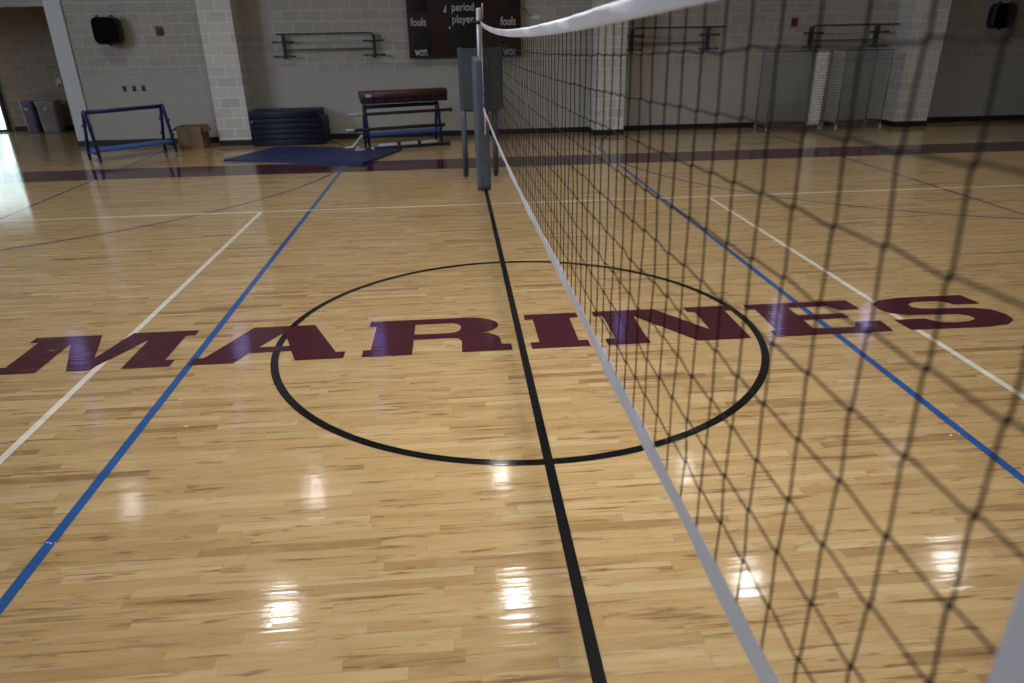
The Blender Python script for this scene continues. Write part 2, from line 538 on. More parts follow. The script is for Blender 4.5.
# narrow windows high in the far wall (seen mirrored in the varnish)
for i, (x, z0, z1, ww) in enumerate(((-9.75, 4.45, 5.25, 0.19), (-5.9, 4.45, 5.25, 0.19), (-2.55, 4.45, 5.25, 0.15), (3.55, 4.45, 5.25, 0.12), (7.65, 4.45, 5.25, 0.12), (9.72, 4.45, 5.25, 0.12),
                                     (-9.8, 6.3, 6.95, 0.10), (-6.27, 6.3, 6.95, 0.10), (-2.7, 6.3, 6.95, 0.08), (9.72, 6.3, 6.95, 0.10))):
    fr = MB()
    for q in ((x - ww - 0.05, x - ww), (x + ww, x + ww + 0.05)):
        fr.box((q[0], YW - 0.03, z0 - 0.05), (q[1], YW - 0.001, z1 + 0.05))
    fr.box((x - ww, YW - 0.03, z0 - 0.05), (x + ww, YW - 0.001, z0)); fr.box((x - ww, YW - 0.03, z1), (x + ww, YW - 0.001, z1 + 0.05))
    yo = YP - YW if any(a <= x <= b for a, b in PIL) else 0.0
    fo = tag(fr.xform(Matrix.Translation((0, yo, 0))).build('window_%d' % (i + 1), M['frame']), kind='structure')
    MB().box((x - ww, YW - 0.02 + yo, z0), (x + ww, YW - 0.008 + yo, z1)).build('pane', M['glass_bright'] if i in (4, 5) else M['glass_win'], fo)

# ------------------------------------------------------------------ floor markings, painted on the boards
lev = [0.0]
def strip(name, mat, x0, y0, x1, y1, z):
    return MB().add([(x0, y0, z), (x1, y0, z), (x1, y1, z), (x0, y1, z)], [(0, 1, 2, 3)]).build(name, M[mat], floor)
def arc(name, mat, cx, cy, r0, r1, a0, a1, z, n=96):
    vs = []; fs = []
    for k in range(n + 1):
        a = math.radians(a0 + (a1 - a0) * k / n)
        vs += [(cx + r0 * math.cos(a), cy + r0 * math.sin(a), z), (cx + r1 * math.cos(a), cy + r1 * math.sin(a), z)]
    for k in range(n):
        fs.append((2 * k, 2 * k + 1, 2 * k + 3, 2 * k + 2))
    return MB().add(vs, fs).build(name, M[mat], floor)
strip('boundary_band', 'maroon_paint', XL, 7.22, XR, 8.25, 0.0004)
for s in (-1, 1):
    strip('cross_court_line', 'slate_paint', s * 6.36 - 0.025, -11.5, s * 6.36 + 0.025, 11.0, 0.0008)
    arc('cross_court_arc', 'slate_paint', s * 8.37, 8.26, 5.965, 6.015, 90 if s > 0 else -90, 270 if s > 0 else 90, 0.0012)
    strip('blue_line', 'blue_paint', s * 2.365 - 0.026, -11.5, s * 2.365 + 0.026, 9.9, 0.0016)
strip('side_line', 'white_paint', -9.0, 4.41, 9.0, 4.46, 0.0020)
strip('side_line', 'white_paint', -9.0, -4.46, 9.0, -4.41, 0.0020)
for s in (-1, 1):
    strip('attack_line', 'white_paint', s * 3.003 - 0.025, -4.46, s * 3.003 + 0.025, 4.43, 0.0024)
arc('center_circle', 'black_paint', 0, 0, 1.776, 1.829, 0, 360, 0.0028, 180)
strip('center_line', 'black_paint', -0.0255, -7.22, 0.0255, 7.22, 0.0032)

def letter(pts, holes=()):
    bm = bmesh.new()
    edges = []
    for loop in [pts] + list(holes):
        vs = [bm.verts.new((x, y, 0.0038)) for x, y in loop]
        for i in range(len(vs)):
            edges.append(bm.edges.new((vs[i], vs[(i + 1) % len(vs)])))
    bmesh.ops.triangle_fill(bm, use_beauty=True, use_dissolve=False, edges=edges, normal=(0, 0, 1))
    for f in bm.faces:
        if f.normal.z < 0: f.normal_flip()
    me = bpy.data.meshes.new('letter'); bm.to_mesh(me); bm.free()
    return link('letter', me, M['maroon_paint'], floor)
B, T, S1, S2 = -0.328, 0.342, -0.216, 0.235
def qarc(cx, cy, rx, ry, a0, a1, n=10):
    return [(cx + rx * math.cos(math.radians(a0 + (a1 - a0) * k / n)), cy + ry * math.sin(math.radians(a0 + (a1 - a0) * k / n))) for k in range(n + 1)]
LET = []
LET.append(letter([(-3.73, B), (-3.73, S1), (-3.665, S1), (-3.665, S2 - .01), (-3.73, S2 - .01), (-3.73, T - .02), (-3.235, T - .02), (-3.10, -0.12), (-3.00, T - .01), (-2.50, T - .01),
                   (-2.50, S2), (-2.57, S2), (-2.57, S1), (-2.50, S1), (-2.50, B), (-2.83, B), (-2.83, 0.20), (-3.05, B), (-3.20, B), (-3.41, 0.19), (-3.41, B)]))
LET.append(letter([(-2.37, B), (-2.37, S1), (-2.295, S1), (-2.075, T - .01), (-1.60, T - .01), (-1.36, S1), (-1.29, S1), (-1.29, B), (-1.63, B), (-1.69, -0.16), (-2.0, -0.16), (-2.06, B)],
                  [[(-1.945, -0.065), (-1.72, -0.065), (-1.815, 0.21)]]))
LET.append(letter([(-1.16, B), (-1.16, S1), (-1.105, S1), (-1.105, S2), (-1.16, S2), (-1.16, T)] + qarc(-0.42, 0.165, 0.275, T - 0.165, 90, -62, 12) +
                  [(-0.22, 0.005)] + qarc(-0.26, -0.12, 0.11, 0.115, 70, 0, 6) + [(-0.145, S1), (-0.075, S1), (-0.075, B), (-0.44, B), (-0.44, -0.12), (-0.465, -0.075), (-0.50, -0.06), (-0.80, -0.06), (-0.80, B)],
                  [[(-0.80, 0.035), (-0.53, 0.035)] + qarc(-0.53, 0.1375, 0.09, 0.1025, -80, 80, 8) + [(-0.53, 0.24), (-0.80, 0.24)]]))
LET.append(letter([(0.07, B), (0.07, S1), (0.135, S1), (0.135, S2), (0.07, S2), (0.07, T), (0.50, T), (0.50, S2), (0.43, S2), (0.43, S1), (0.50, S1), (0.50, B)]))
LET.append(letter([(0.63, B), (0.63, S1), (0.705, S1), (0.705, S2), (0.63, S2), (0.63, T), (1.145, T), (1.46, -0.13), (1.46, 0.34 - .10), (1.40, 0.24), (1.40, T), (1.79, T), (1.79, S2), (1.71, S2), (1.71, B), (1.31, B), (0.945, 0.21), (0.945, S1), (0.95, S1), (0.95, B)]))
LET.append(letter([(1.90, B), (1.90, S1), (1.955, S1), (1.965, S2), (1.90, S2), (1.90, T), (2.79, T), (2.80, 0.135), (2.625, 0.135), (2.57, S2), (2.245, S2), (2.245, 0.065), (2.62, 0.065), (2.62, -0.035), (2.245, -0.035), (2.245, S1), (2.57, S1), (2.625, -0.12), (2.83, -0.12), (2.81, B)]))
LET.append(letter([(2.955, B), (2.94, -0.12), (3.19, -0.12), (3.26, -0.205), (3.36, -0.225), (3.49, -0.215), (3.57, -0.175), (3.575, -0.11), (3.51, -0.065), (3.40, -0.055)] +
                  [(3.10, -0.035), (2.985, 0.02), (2.945, 0.12), (2.965, 0.235), (3.07, 0.31), (3.25, 0.343), (3.40, T + .005), (3.80, T), (3.83, 0.135), (3.61, 0.14), (3.565, 0.215), (3.46, 0.24), (3.33, 0.24), (3.25, 0.20), (3.235, 0.13), (3.29, 0.085), (3.42, 0.07),
                   (3.68, 0.055), (3.82, 0.0), (3.87, -0.11), (3.845, -0.225), (3.74, -0.305), (3.55, B - .005), (3.15, B)]))
for o, ch in zip(LET, 'MARINES'):
    o['label'] = 'maroon letter %s painted on the boards' % ch

# ------------------------------------------------------------------ the net
net = thing('volleyball_net', 'black square-mesh volleyball net with white tapes over the centre line', 'net', (0.0, 0.25, 1.1))
NETM = Matrix.Translation((0, -0.25, -1.1))
Y0, Y1 = -4.605, 5.12
def ztop(y): return 2.135 + 0.0045 * (y - 0.3) ** 2
def ribbon(ys, top, hgt, th, wob, smooth=True):
    """a doubled strip of webbing with soft creases"""
    vs = []; fs = []
    nz = 4
    for i, y in enumerate(ys):
        zt, h = top(y), hgt(y)
        for side in (-1, 1):
            for k in range(nz + 1):
                q = k / nz
                x = side * th * (0.35 + 0.65 * math.sin(PI * q)) + wob * math.sin(y * 5.1 + q * 2.0) + wob * 0.6 * math.sin(y * 13.7 + q * 4)
                vs.append((x, y, zt - h * q))
    m = 2 * (nz + 1)
    for i in range(len(ys) - 1):
        a, b = i * m, (i + 1) * m
        for k in range(nz):
            fs.append((a + k, a + k + 1, b + k + 1, b + k))
            fs.append((a + nz + 1 + k, b + nz + 1 + k, b + nz + 2 + k, a + nz + 2 + k))
        fs.append((a, b, b + nz + 1, a + nz + 1)); fs.append((a + nz, a + 2 * nz + 1, b + 2 * nz + 1, b + nz))
    fs.append(tuple(list(range(nz + 1)) + list(range(2 * nz + 1, nz, -1))))
    e = (len(ys) - 1) * m
    fs.append(tuple(list(range(e + nz, e - 1, -1)) + list(range(e + nz + 1, e + 2 * nz + 2))))
    return MB().add(vs, fs, smooth)
ys = [Y0 - 0.09 + (Y1 + 0.06 - Y0 + 0.09) * i / 160 for i in range(161)]
ribbon(ys, ztop, lambda y: 0.050, 0.003, 0.003).xform(NETM).build('top_tape', M['tape'], net)
def boff(y): return 0.955 + 0.0141 * max(0.0, y + 1.9)
ribbon(ys, lambda y: ztop(y) - boff(y), lambda y: 0.056, 0.0016, 0.0025, False).xform(NETM).build('bottom_tape', M['tape'], net)
for ya, yb in ((Y0 - 0.085, Y0), (Y1, Y1 + 0.055)):
    mb = MB()
    n = 24
    vs = []; fs = []
    for k in range(n + 1):
        q = k / n
        for (x, y) in ((-0.004, ya), (0.004, ya), (0.004, yb), (-0.004, yb)):
            vs.append((x + 0.004 * math.sin(q * 9), y, ztop(y) - 0.02 - 1.0 * q))
    for k in range(n):
        for j in range(4):
            l = (j + 1) % 4
            fs.append((4 * k + j, 4 * k + l, 4 * k + 4 + l, 4 * k + 4 + j))
    fs += [(3, 2, 1, 0), (4 * n, 4 * n + 1, 4 * n + 2, 4 * n + 3)]
    mb.add(vs, fs).xform(NETM).build('side_tape', M['tape'], net)
# mesh of knotted cord, 10 cm squares
rng = np.random.RandomState(3)
ycols = [-4.54 + 0.1 * i for i in range(97)]
NR = 9
def zrow(y, r): return ztop(y) - 0.125 - 0.0935 * r
node = {}
for i, y in enumerate(ycols):
    for r in range(NR):
        node[i, r] = (rng.normal(0, 0.0012), y + rng.normal(0, 0.0009) + 0.0015 * math.sin(r * 1.9 + i * 0.23), zrow(y, r) + rng.normal(0, 0.0015))
mb = MB()
RC = 0.0017
for i, y in enumerate(ycols):
    pts = [(0, y + 0.002, ztop(y) - 0.05)]
    for r in range(NR):
        x_, y_, z_ = node[i, r]
        pts += [(x_, y_ - 0.0022, z_ + 0.007), (x_, y_ + 0.0022, z_ - 0.007)]
    pts.append((0, y, ztop(y) - boff(y) - 0.005))
    mb.tube(pts, RC, 5, cap=False)
for r in range(NR):
    pts = [(0, Y0 - 0.01, zrow(Y0, r))]
    for i in range(len(ycols)):
        x_, y_, z_ = node[i, r]
        pts += [(x_ + 0.001, y_ - 0.007, z_ + 0.002), (x_ - 0.001, y_ + 0.007, z_ - 0.002)]
    pts.append((0, Y1 + 0.01, zrow(Y1, r)))
    mb.tube(pts, RC, 5, cap=False)
KN = [(1, 0, 0), (-1, 0, 0), (0, 1, 0), (0, -1, 0), (0, 0, 1), (0, 0, -1)]
KF = [(0, 2, 4), (2, 1, 4), (1, 3, 4), (3, 0, 4), (2, 0, 5), (1, 2, 5), (3, 1, 5), (0, 3, 5)]
for (i, r), p in node.items():
    mb.add([(p[0] + a * 0.0036, p[1] + b * 0.0052, p[2] + c * 0.0062) for a, b, c in KN], KF, True)
mb.xform(NETM).build('netting', M['cord'], net)
# far end lashings to the pole
zt = ztop(Y1 + 0.05)
MB().tube([(0, Y1 + 0.05, zt - 0.015), (0, 5.25, 2.235), (0, 5.325, 2.24)], 0.006, 6).xform(NETM).build('tension_cable', M['rope'], net)
MB().tube([(0, Y1 + 0.05, zt - 1.07), (0.0, 5.22, 1.15), (0.0, 5.265, 1.15)], 0.008, 6).tube([(0.004, 5.27, 1.15), (0.02, 5.262, 1.02), (0.012, 5.262, 0.80)], 0.012, 6).xform(NETM).build('tie_rope', M['rope'], net)

# ------------------------------------------------------------------ far pole with its pad
pole = thing('net_pole', 'aluminium net pole in a slate blue pad at far end of net', 'pole', (-0.02, 5.4, 0))
MB().lathe([(0.040, 0.0), (0.040, 2.40), (0.034, 2.415)], n=20).build('post', M['alu'], pole)
vs = MB()
prof = rounded(0.205, 0.19, 0.07, 6)
nn = len(prof); lv = 26
vv = []; ff = []
for k in range(lv + 1):
    z = 0.012 + 1.80 * k / lv
    sc = 0.93 if k in (0, lv) else 1.0
    for j, (x, y) in enumerate(prof):
        wv = 1 + 0.025 * math.sin(k * 1.7 + j * 0.8) + 0.02 * math.sin(k * 0.6 - j * 1.9)
        lean = -0.022 * (z / 1.8)
        vv.append((x * sc * wv + lean, y * sc * wv, z))
for k in range(lv):
    for j in range(nn):
        l = (j + 1) % nn
        ff.append((k * nn + j, k * nn + l, (k + 1) * nn + l, (k + 1) * nn + j))
ff.append(tuple(range(nn - 1, -1, -1))); ff.append(tuple(lv * nn + j for j in range(nn)))
vs.add(vv, ff, True).build('pad', M['pad'], pole)
MB().lathe([(0.052, 2.215), (0.052, 2.265)], n=16).box((-0.115, -0.02, 2.225), (-0.04, 0.02, 2.255), bev=0.005).box((0.04, -0.015, 2.23), (0.10, 0.015, 2.25), bev=0.005).build('ratchet_collar', M['black'], pole)
MB().tube([(0.048, 0, 2.47), (0.052, 0, 2.40), (0.052, 0, 2.28)], 0.008, 6).build('tension_strap', M['rope'], pole)

# ------------------------------------------------------------------ referee stand
st = thing('referee_stand', 'padded slate referee stand on two legs behind the net pole', 'stand', (0.02, 6.4, 0))
prof = [(-0.335, 0.62), (-0.335, 0.06), (-0.29, 0.0), (0.29, 0.0), (0.335, 0.06), (0.335, 0.62), (0.275, 0.62), (0.275, 0.07), (-0.275, 0.07), (-0.275, 0.62)]
MB().prism(prof, 'z', 1.02, 1.90).build('front_pad', M['stand_pad'], st)
MB().box((-0.285, 0.06, 0.995), (0.285, 0.66, 1.03)).build('platform', M['stand_steel'], st)
for lx in (-0.285, 0.195):
    MB().tube([(lx, 0.05, 0.035), (lx, 0.05, 1.02)], 0.045, 10).build('leg_pad', M['stand_pad'], st)
    lg = MB().tube([(lx, 0.05, 0.02), (lx, 0.05, 1.9)], 0.019, 8).build('leg', M['stand_steel'], st)
    MB().lathe([(0.026, 0.0), (0.024, 0.04)], (lx, 0.05, 0), 10).build('rubber_foot', M['black'], lg)
for lx in (-0.278, 0.218):
    lg = MB().tube([(lx, 0.62, 0.02), (lx, 0.62, 1.02)], 0.019, 8).build('leg', M['stand_steel'], st)
    MB().lathe([(0.026, 0.0), (0.024, 0.04)], (lx, 0.62, 0), 10).build('rubber_foot', M['black'], lg)

# ------------------------------------------------------------------ scoreboard
sb = thing('scoreboard', 'dark maroon scoreboard with black digit panels high on the far wall', 'scoreboard', (-0.1, YW, 2.4))
yb0 = YW - 0.15
SBX0, SBX1, SBZ0, SBZ1 = -1.285, 1.085, 1.635, 3.35
SBT = Matrix.Translation((0.1, -YW, -2.4))
def px2w(u, v):
    """photo pixel on the board face to its x, z on the wall"""
    return (-1.285 + (u - 409.5) / (520 - 409.5) * 2.37, 1.635 + (57.0 - 0.022 * (u - 409) - v) / 48.0)
MB().box((SBX0, yb0, SBZ0), (SBX1, YW - 0.02, SBZ1), bev=0.012).xform(SBT).build('cabinet', M['sb_maroon'], sb)
def panel(x0, x1, z0, z1):
    MB().box((x0, yb0 - 0.012, z0), (x1, yb0, z1), bev=0.004).xform(SBT).build('digit_panel', M['sb_black'], sb)
panel(-1.20, -0.86, 2.52, 3.05)
panel(-1.18, -0.80, 1.72, 2.20)
panel(-0.47, 0.27, 1.68, 3.2)
panel(0.68, 1.03, 2.52, 3.1)
panel(0.64, 1.03, 1.72, 2.24)
def text(body, x0, x1, z0, z1, y):
    cu = bpy.data.curves.new('txt', 'FONT')
    cu.body = body; cu.offset = 0.012; cu.resolution_u = 4
    to = bpy.data.objects.new('txt', cu); C.objects.link(to)
    bpy.context.view_layer.update()
    dg = bpy.context.evaluated_depsgraph_get()
    me = bpy.data.meshes.new_from_object(to.evaluated_get(dg))
    bpy.data.objects.remove(to); bpy.data.curves.remove(cu)
    co = np.array([v.co[:] for v in me.vertices])
    mn, mx = co.min(0), co.max(0)
    bm = bmesh.new(); bm.from_mesh(me); bpy.data.meshes.remove(me)
    for v in bm.verts:
        v.co = (x0 + (v.co.x - mn[0]) / (mx[0] - mn[0]) * (x1 - x0), y, z0 + (v.co.y - mn[1]) / (mx[1] - mn[1]) * (z1 - z0))
    r = bmesh.ops.extrude_face_region(bm, geom=bm.faces[:])
    for g in r['geom']:
        if isinstance(g, bmesh.types.BMVert): g.co.y -= 0.006
    bmesh.ops.recalc_face_normals(bm, faces=bm.faces)
    bm.transform(SBT)
    me = bpy.data.meshes.new('lettering'); bm.to_mesh(me); bm.free()
    return link('lettering', me, M['sb_white'], sb)
def ptext(body, u0, u1, v0, v1, y=None):
    (a, zt), (b, zb) = px2w(u0, v0), px2w(u1, v1)
    return text(body, a, b, zb, zt, yb0 - 0.012 if y is None else y)
ptext('fouls', 412.5, 427.5, 19.5, 27, yb0)
ptext('won', 415, 427, 49, 55)
ptext('period', 453, 474.5, 6, 15)
ptext('player', 453, 474.5, 17, 26)
ptext('fouls', 500, 515, 18, 26, yb0)
ptext('won', 502, 514.5, 48, 54)
(a, zt), (b, zb) = px2w(444.5, 8.5), px2w(450.5, 14.5)
MB().add([(a, yb0, zb), (b, yb0, zb), ((a + b) / 2, yb0, zt + .02), (a, yb0 - .01, zb), (b, yb0 - .01, zb), ((a + b) / 2, yb0 - .01, zt + .02)],
         [(0, 1, 2), (5, 4, 3), (0, 3, 4, 1), (1, 4, 5, 2), (2, 5, 3, 0)]).xform(SBT).build('possession_arrow', M['sb_white'], sb)
(a, zt) = px2w(450.3, 28.5)
MB().lathe([(0.024, 0), (0.018, -0.012)], (a, yb0 - 0.012, zt), 12, 'y').xform(SBT).build('bonus_dot', M['sb_white'], sb)
# the cable from the board's corner and its wall box
cb = thing('cable_box', 'small pale cable box on wall at right of scoreboard', 'electrical box', (1.42, YW, 2.38))
CBT = Matrix.Translation((-1.42, -YW, -2.38))
MB().box((1.33, YW - 0.05, 2.35), (1.50, YW, 2.42), bev=0.006).xform(CBT).build('box', M['jamb'], cb)
MB().tube([(1.085, YW - 0.03, 2.60), (1.16, YW - 0.02, 2.56), (1.27, YW - 0.02, 2.45), (1.34, YW - 0.03, 2.39)], 0.007, 6).xform(CBT).build('cable', M['bracket'], cb)

# ------------------------------------------------------------------ wall racks
def wall_rack(x0, x1, z1, label, bend, over):
    """two uprights with cross arms, a bent pipe along the top and a wooden rail"""
    t = thing('wall_rack', label, 'rack', (x0, YW, z1 - 0.5), 0, 'storage racks bolted to the far wall')
    L = x1 - x0
    e0, e1 = (L, 0.0) if bend > 0 else (0.0, L)
    MB().tube([(e1 - bend * over, -0.16, 0.485), (e0 - bend * 0.06, -0.16, 0.485), (e0 - bend * 0.02, -0.16, 0.475), (e0 + bend * 0.01, -0.16, 0.44), (e0 + bend * 0.02, -0.16, 0.38), (e0 + bend * 0.02, -0.13, 0.26)], 0.017, 8).build('pipe', M['bracket'], t)
    MB().box((0.0, -0.06, 0.165), (L, -0.03, 0.20), bev=0.006).build('rail', M['wood_bar'], t)
    for bx in (0.0, L):
        u = MB().box((bx - 0.022, -0.13, 0.0), (bx + 0.022, -0.09, 0.47), bev=0.004)
        uo = u.build('upright', M['bracket'], t)
        for zz in (0.08, 0.40):
            MB().box((bx - 0.018, -0.10, zz - 0.018), (bx + 0.018, -0.012, zz + 0.018)).build('standoff', M['bracket'], uo)
        MB().box((bx - 0.03, -0.012, 0.02), (bx + 0.03, -0.001, 0.46)).build('wall_plate', M['bracket'], uo)
        for zz in (0.055, 0.335):
            a = MB().tube([(bx - 0.20, -0.14, zz), (bx + 0.22, -0.14, zz)], 0.015, 8)
            for e in (-0.20, -0.15, 0.17, 0.22):
                a.lathe([(0.012, -0.018), (0.026, -0.008), (0.026, 0.008), (0.012, 0.018)], (bx + e, -0.14, zz), 10, 'x')
            a.build('arm', M['bracket'], t)
    return t
wall_rack(-3.88, -2.02, 2.16, 'pipe and bracket rack on far wall above the stacked navy mats', 1, 0.12)
wall_rack(3.50, 5.18, 2.15, 'pipe and bracket rack on far wall beside the middle pilaster', -1, 0.34)
wall_rack(7.50, 9.00, 2.14, 'pipe and bracket rack on far wall above the wire cage carts', -1, 0.42)

# ------------------------------------------------------------------ speakers, alarms, plates
def speaker(x, z, label, yaw):
    t = thing('wall_speaker', label, 'speaker', (x, YW, z), 0, 'black speakers high on the far wall')
    R = Matrix.Translation((0, -0.20, 0)) @ Matrix.Rotation(yaw, 4, 'Z')
    MB().prism(rounded(0.51, 0.51, 0.12, 3), 'y', -0.10, 0.10, True).xform(R).build('cabinet', M['black'], t)
    MB().prism(rounded(0.49, 0.49, 0.12, 3), 'y', -0.12, -0.101, True).xform(R).build('grille', M['speaker'], t)
    for sx in (-0.14, 0.14):
        MB().box((sx - 0.025, -0.05, 0.25), (sx + 0.025, 0.0, 0.29), bev=0.005).xform(R).build('lug', M['black'], t)
    MB().box((-0.02, -0.04, -0.29), (0.02, 0.02, -0.25), bev=0.005).xform(R).build('lug', M['black'], t)
    MB().box((-0.05, -0.16, -0.06), (0.05, 0.0, 0.06)).build('wall_bracket', M['black'], t)
    return t
speaker(-7.30, 2.27, 'black wall speaker at left, above the empty navy rail cart', math.radians(-3))
speaker(11.72, 2.25, 'black wall speaker at right, beyond the right pilaster', math.radians(5))
def alarm(x, z, label):
    t = thing('fire_alarm', label, 'alarm', (x, YW, z), 0, 'red fire alarm strobes on the far wall')
    MB().box((-0.065, -0.05, -0.085), (0.065, 0, 0.085), bev=0.012).build('housing', M['red'], t)
    MB().box((-0.045, -0.065, 0.0), (0.045, -0.05, 0.04), bev=0.005).build('strobe', M['plate'], t)
    return t
alarm(-6.36, 2.25, 'small red fire alarm strobe between left speaker and left pilaster')
alarm(7.10, 2.20, 'small red fire alarm strobe above the wire cage carts')
for i, (x, l) in enumerate(((-7.31, 'leftmost of three dark wall outlets above the navy rail cart'),
                            (-7.11, 'middle of three dark wall outlets above the navy rail cart'),
                            (-6.92, 'rightmost of three dark wall outlets above the navy rail cart'))):
    t = thing('wall_outlet', l, 'outlet', (x, YW, 1.15), 0, 'three outlets above the cart')
    MB().box((-0.036, -0.012, -0.058), (0.036, 0, 0.058), bev=0.004).build('cover_plate', M['plate'], t)
    for zz in (-0.024, 0.024):
        MB().lathe([(0.017, 0.0), (0.016, -0.004)], (0, -0.012, zz), 12, 'y').build('socket', M['black'], t)
t = thing('wall_outlet', 'pale low wall outlet right of the cardboard box', 'outlet', (-5.58, YW, 0.42))
MB().box((-0.05, -0.02, -0.06), (0.05, 0, 0.06), bev=0.004).build('cover_plate', M['white_plate'], t)
MB().lathe([(0.017, 0.0), (0.016, -0.004)], (0, -0.02, 0.02), 12, 'y').build('socket', M['black'], t)
t = thing('wall_outlet', 'pale low wall outlet near the right picture edge', 'outlet', (12.72, YW, 0.42))
MB().box((-0.05, -0.02, -0.08), (0.05, 0, 0.08), bev=0.004).build('cover_plate', M['white_plate'], t)
MB().lathe([(0.017, 0.0), (0.016, -0.004)], (0, -0.02, 0.02), 12, 'y').build('socket', M['black'], t)
t = thing('wall_switch', 'small pale wall switch above the bins in the alcove', 'switch', (-10.18, YA, 1.14))
MB().box((-0.07, -0.04, -0.11), (0.07, 0, 0.11), bev=0.008).build('cover_plate', M['white_plate'], t)
MB().box((-0.03, -0.055, -0.09), (0.03, -0.04, -0.03), bev=0.004).build('toggle', M['black'], t)

# ------------------------------------------------------------------ rail carts
def rail_cart(label, loc, rz, L, Wd, Ht, shelf_z=0.24):
    t = thing('equipment_cart', label, 'cart', loc, rz, 'blue steel equipment carts')
    MB().tube([(-L / 2, 0, Ht), (L / 2, 0, Ht)], 0.038, 10).build('top_rail', M['navy_steel'], t)
    for s in (-1, 1):
        x = s * L / 2
        fpts = [(x, -Wd / 2, 0.11)]
        for k in range(9):
            a = PI * k / 8
            fpts.append((x, -0.045 * math.cos(a), Ht - 0.03 + 0.05 * math.sin(a)))
        fpts.append((x, Wd / 2, 0.11))
        fo = MB().tube(fpts, 0.030, 10).tube([(x, -Wd / 2, 0.15), (x, Wd / 2, 0.15)], 0.022, 8).build('end_frame', M['navy_steel'], t)
        hk = 0
        for sy in (-1, 1):
            for zz in (0.34, 0.62):
                q = 1 - (zz - 0.11) / (Ht - 0.11)
                yy = sy * (0.045 + (Wd / 2 - 0.045) * q)
                MB().tube([(x, yy, zz), (x, yy + sy * 0.085, zz), (x, yy + sy * 0.095, zz + 0.035)], 0.016, 8).build('hook', M['navy_steel'], fo)
            cs = MB().box((x - 0.02, sy * Wd / 2 - 0.025, 0.075), (x + 0.02, sy * Wd / 2 + 0.025, 0.12)).lathe([(0.036, -0.018), (0.045, -0.012), (0.045, 0.012), (0.036, 0.018)], (x, sy * Wd / 2, 0.045), 16, 'x')
            cs.build('caster', M['caster'], t)
    MB().box((-L / 2, -Wd / 2 + 0.01, shelf_z - 0.06), (L / 2, Wd / 2 - 0.01, shelf_z - 0.02), bev=0.008).build('shelf', M['blue_shelf'], t)
    return t
rail_cart('empty navy rail cart with bright blue shelf at left', (-6.70, 9.72, 0), math.radians(46), 1.46, 0.46, 0.88)
CX, CY, CA = -1.46, 10.03, math.radians(18)
rail_cart('blue rail cart loaded with maroon pads and poles', (CX, CY, 0), CA, 1.50, 0.40, 0.80, 0.32)

# what lies on and under the loaded cart, each in the cart's own axes
def oncart(name, label, cat, group=None, dx=0, dy=0, dz=0, da=0):
    p = Vector((CX, CY, 0)) + Matrix.Rotation(CA, 3, 'Z') @ Vector((dx, dy, dz))
    return thing(name, label, cat, p, CA + da, group)
t = oncart('pad_bundle', 'strapped bundle of maroon vinyl pads lying along the loaded blue cart', 'pads', dz=0.862)
pr = rounded(0.41, 0.14, 0.055, 5, 0, 0.160)
MB().prism(pr, 'x', -0.80, 0.92, True).build('top_pad', M['maroon_pad'], t)
MB().prism(rounded(0.37, 0.092, 0.025, 4, 0, 0.046), 'x', -0.78, 0.92, True).build('bottom_pad', M['webbing'], t)
for k in range(6):
    x = -0.62 + 0.245 * k
    MB().prism(rounded(0.425, 0.12, 0.03, 4, 0, 0.082), 'x', x - 0.02, x + 0.02, True).build('strap', M['webbing'], t)
MB().box((-0.74, -0.209, 0.135), (-0.63, -0.2052, 0.185)).build('tag', M['white_plate'], t)
def stored_pole(label, dx, dy, dz, L, r, white=0.28, da=0.0):
    t = oncart('spare_pole', label, 'pole', 'spare net poles around the loaded cart', dx, dy, dz, da)
    MB().lathe([(r, -L / 2 + white), (r, L / 2 - 0.06)], (0, 0, 0), 14, 'x').build('sleeve', M['webbing'], t)
    MB().lathe([(r * 0.8, -L / 2), (r * 0.86, -L / 2 + 0.02), (r * 0.86, -L / 2 + white)], (0, 0, 0), 14, 'x').build('bare_end', M['white_plate'], t)
    MB().lathe([(r * 1.3, L / 2 - 0.06), (r * 1.3, L / 2)], (0, 0, 0), 14, 'x').build('end_cap', M['black'], t)
    return t
stored_pole('upper spare pole with bright end, resting on cart hooks under the pads', -0.06, -0.235, 0.688, 2.10, 0.030)
stored_pole('lower spare pole with pale stub end, resting on the cart hooks', -0.20, -0.305, 0.408 + 0.0, 2.00, 0.034, 0.16)
stored_pole('dark spare pole lying on floor in front of the loaded cart', 0.06, -0.36, 0.045, 1.62, 0.033, 0.05)
t = oncart('floor_sleeve', 'pale wrapped tube lying on floor under the loaded cart', 'tube', None, 0.06, -0.12, 0.055)
MB().lathe([(0.035, -0.62), (0.05, -0.60), (0.046, -0.30), (0.052, 0.1), (0.044, 0.3), (0.054, 0.42), (0.052, 0.60), (0.03, 0.62)], (0, 0, 0), 14, 'x').build('tube', M['rope'], t)
for e in (-0.2, 0.22):
    MB().lathe([(0.057, e - 0.03), (0.057, e + 0.03)], (0, 0, 0), 14, 'x').build('band', M['webbing'], t)
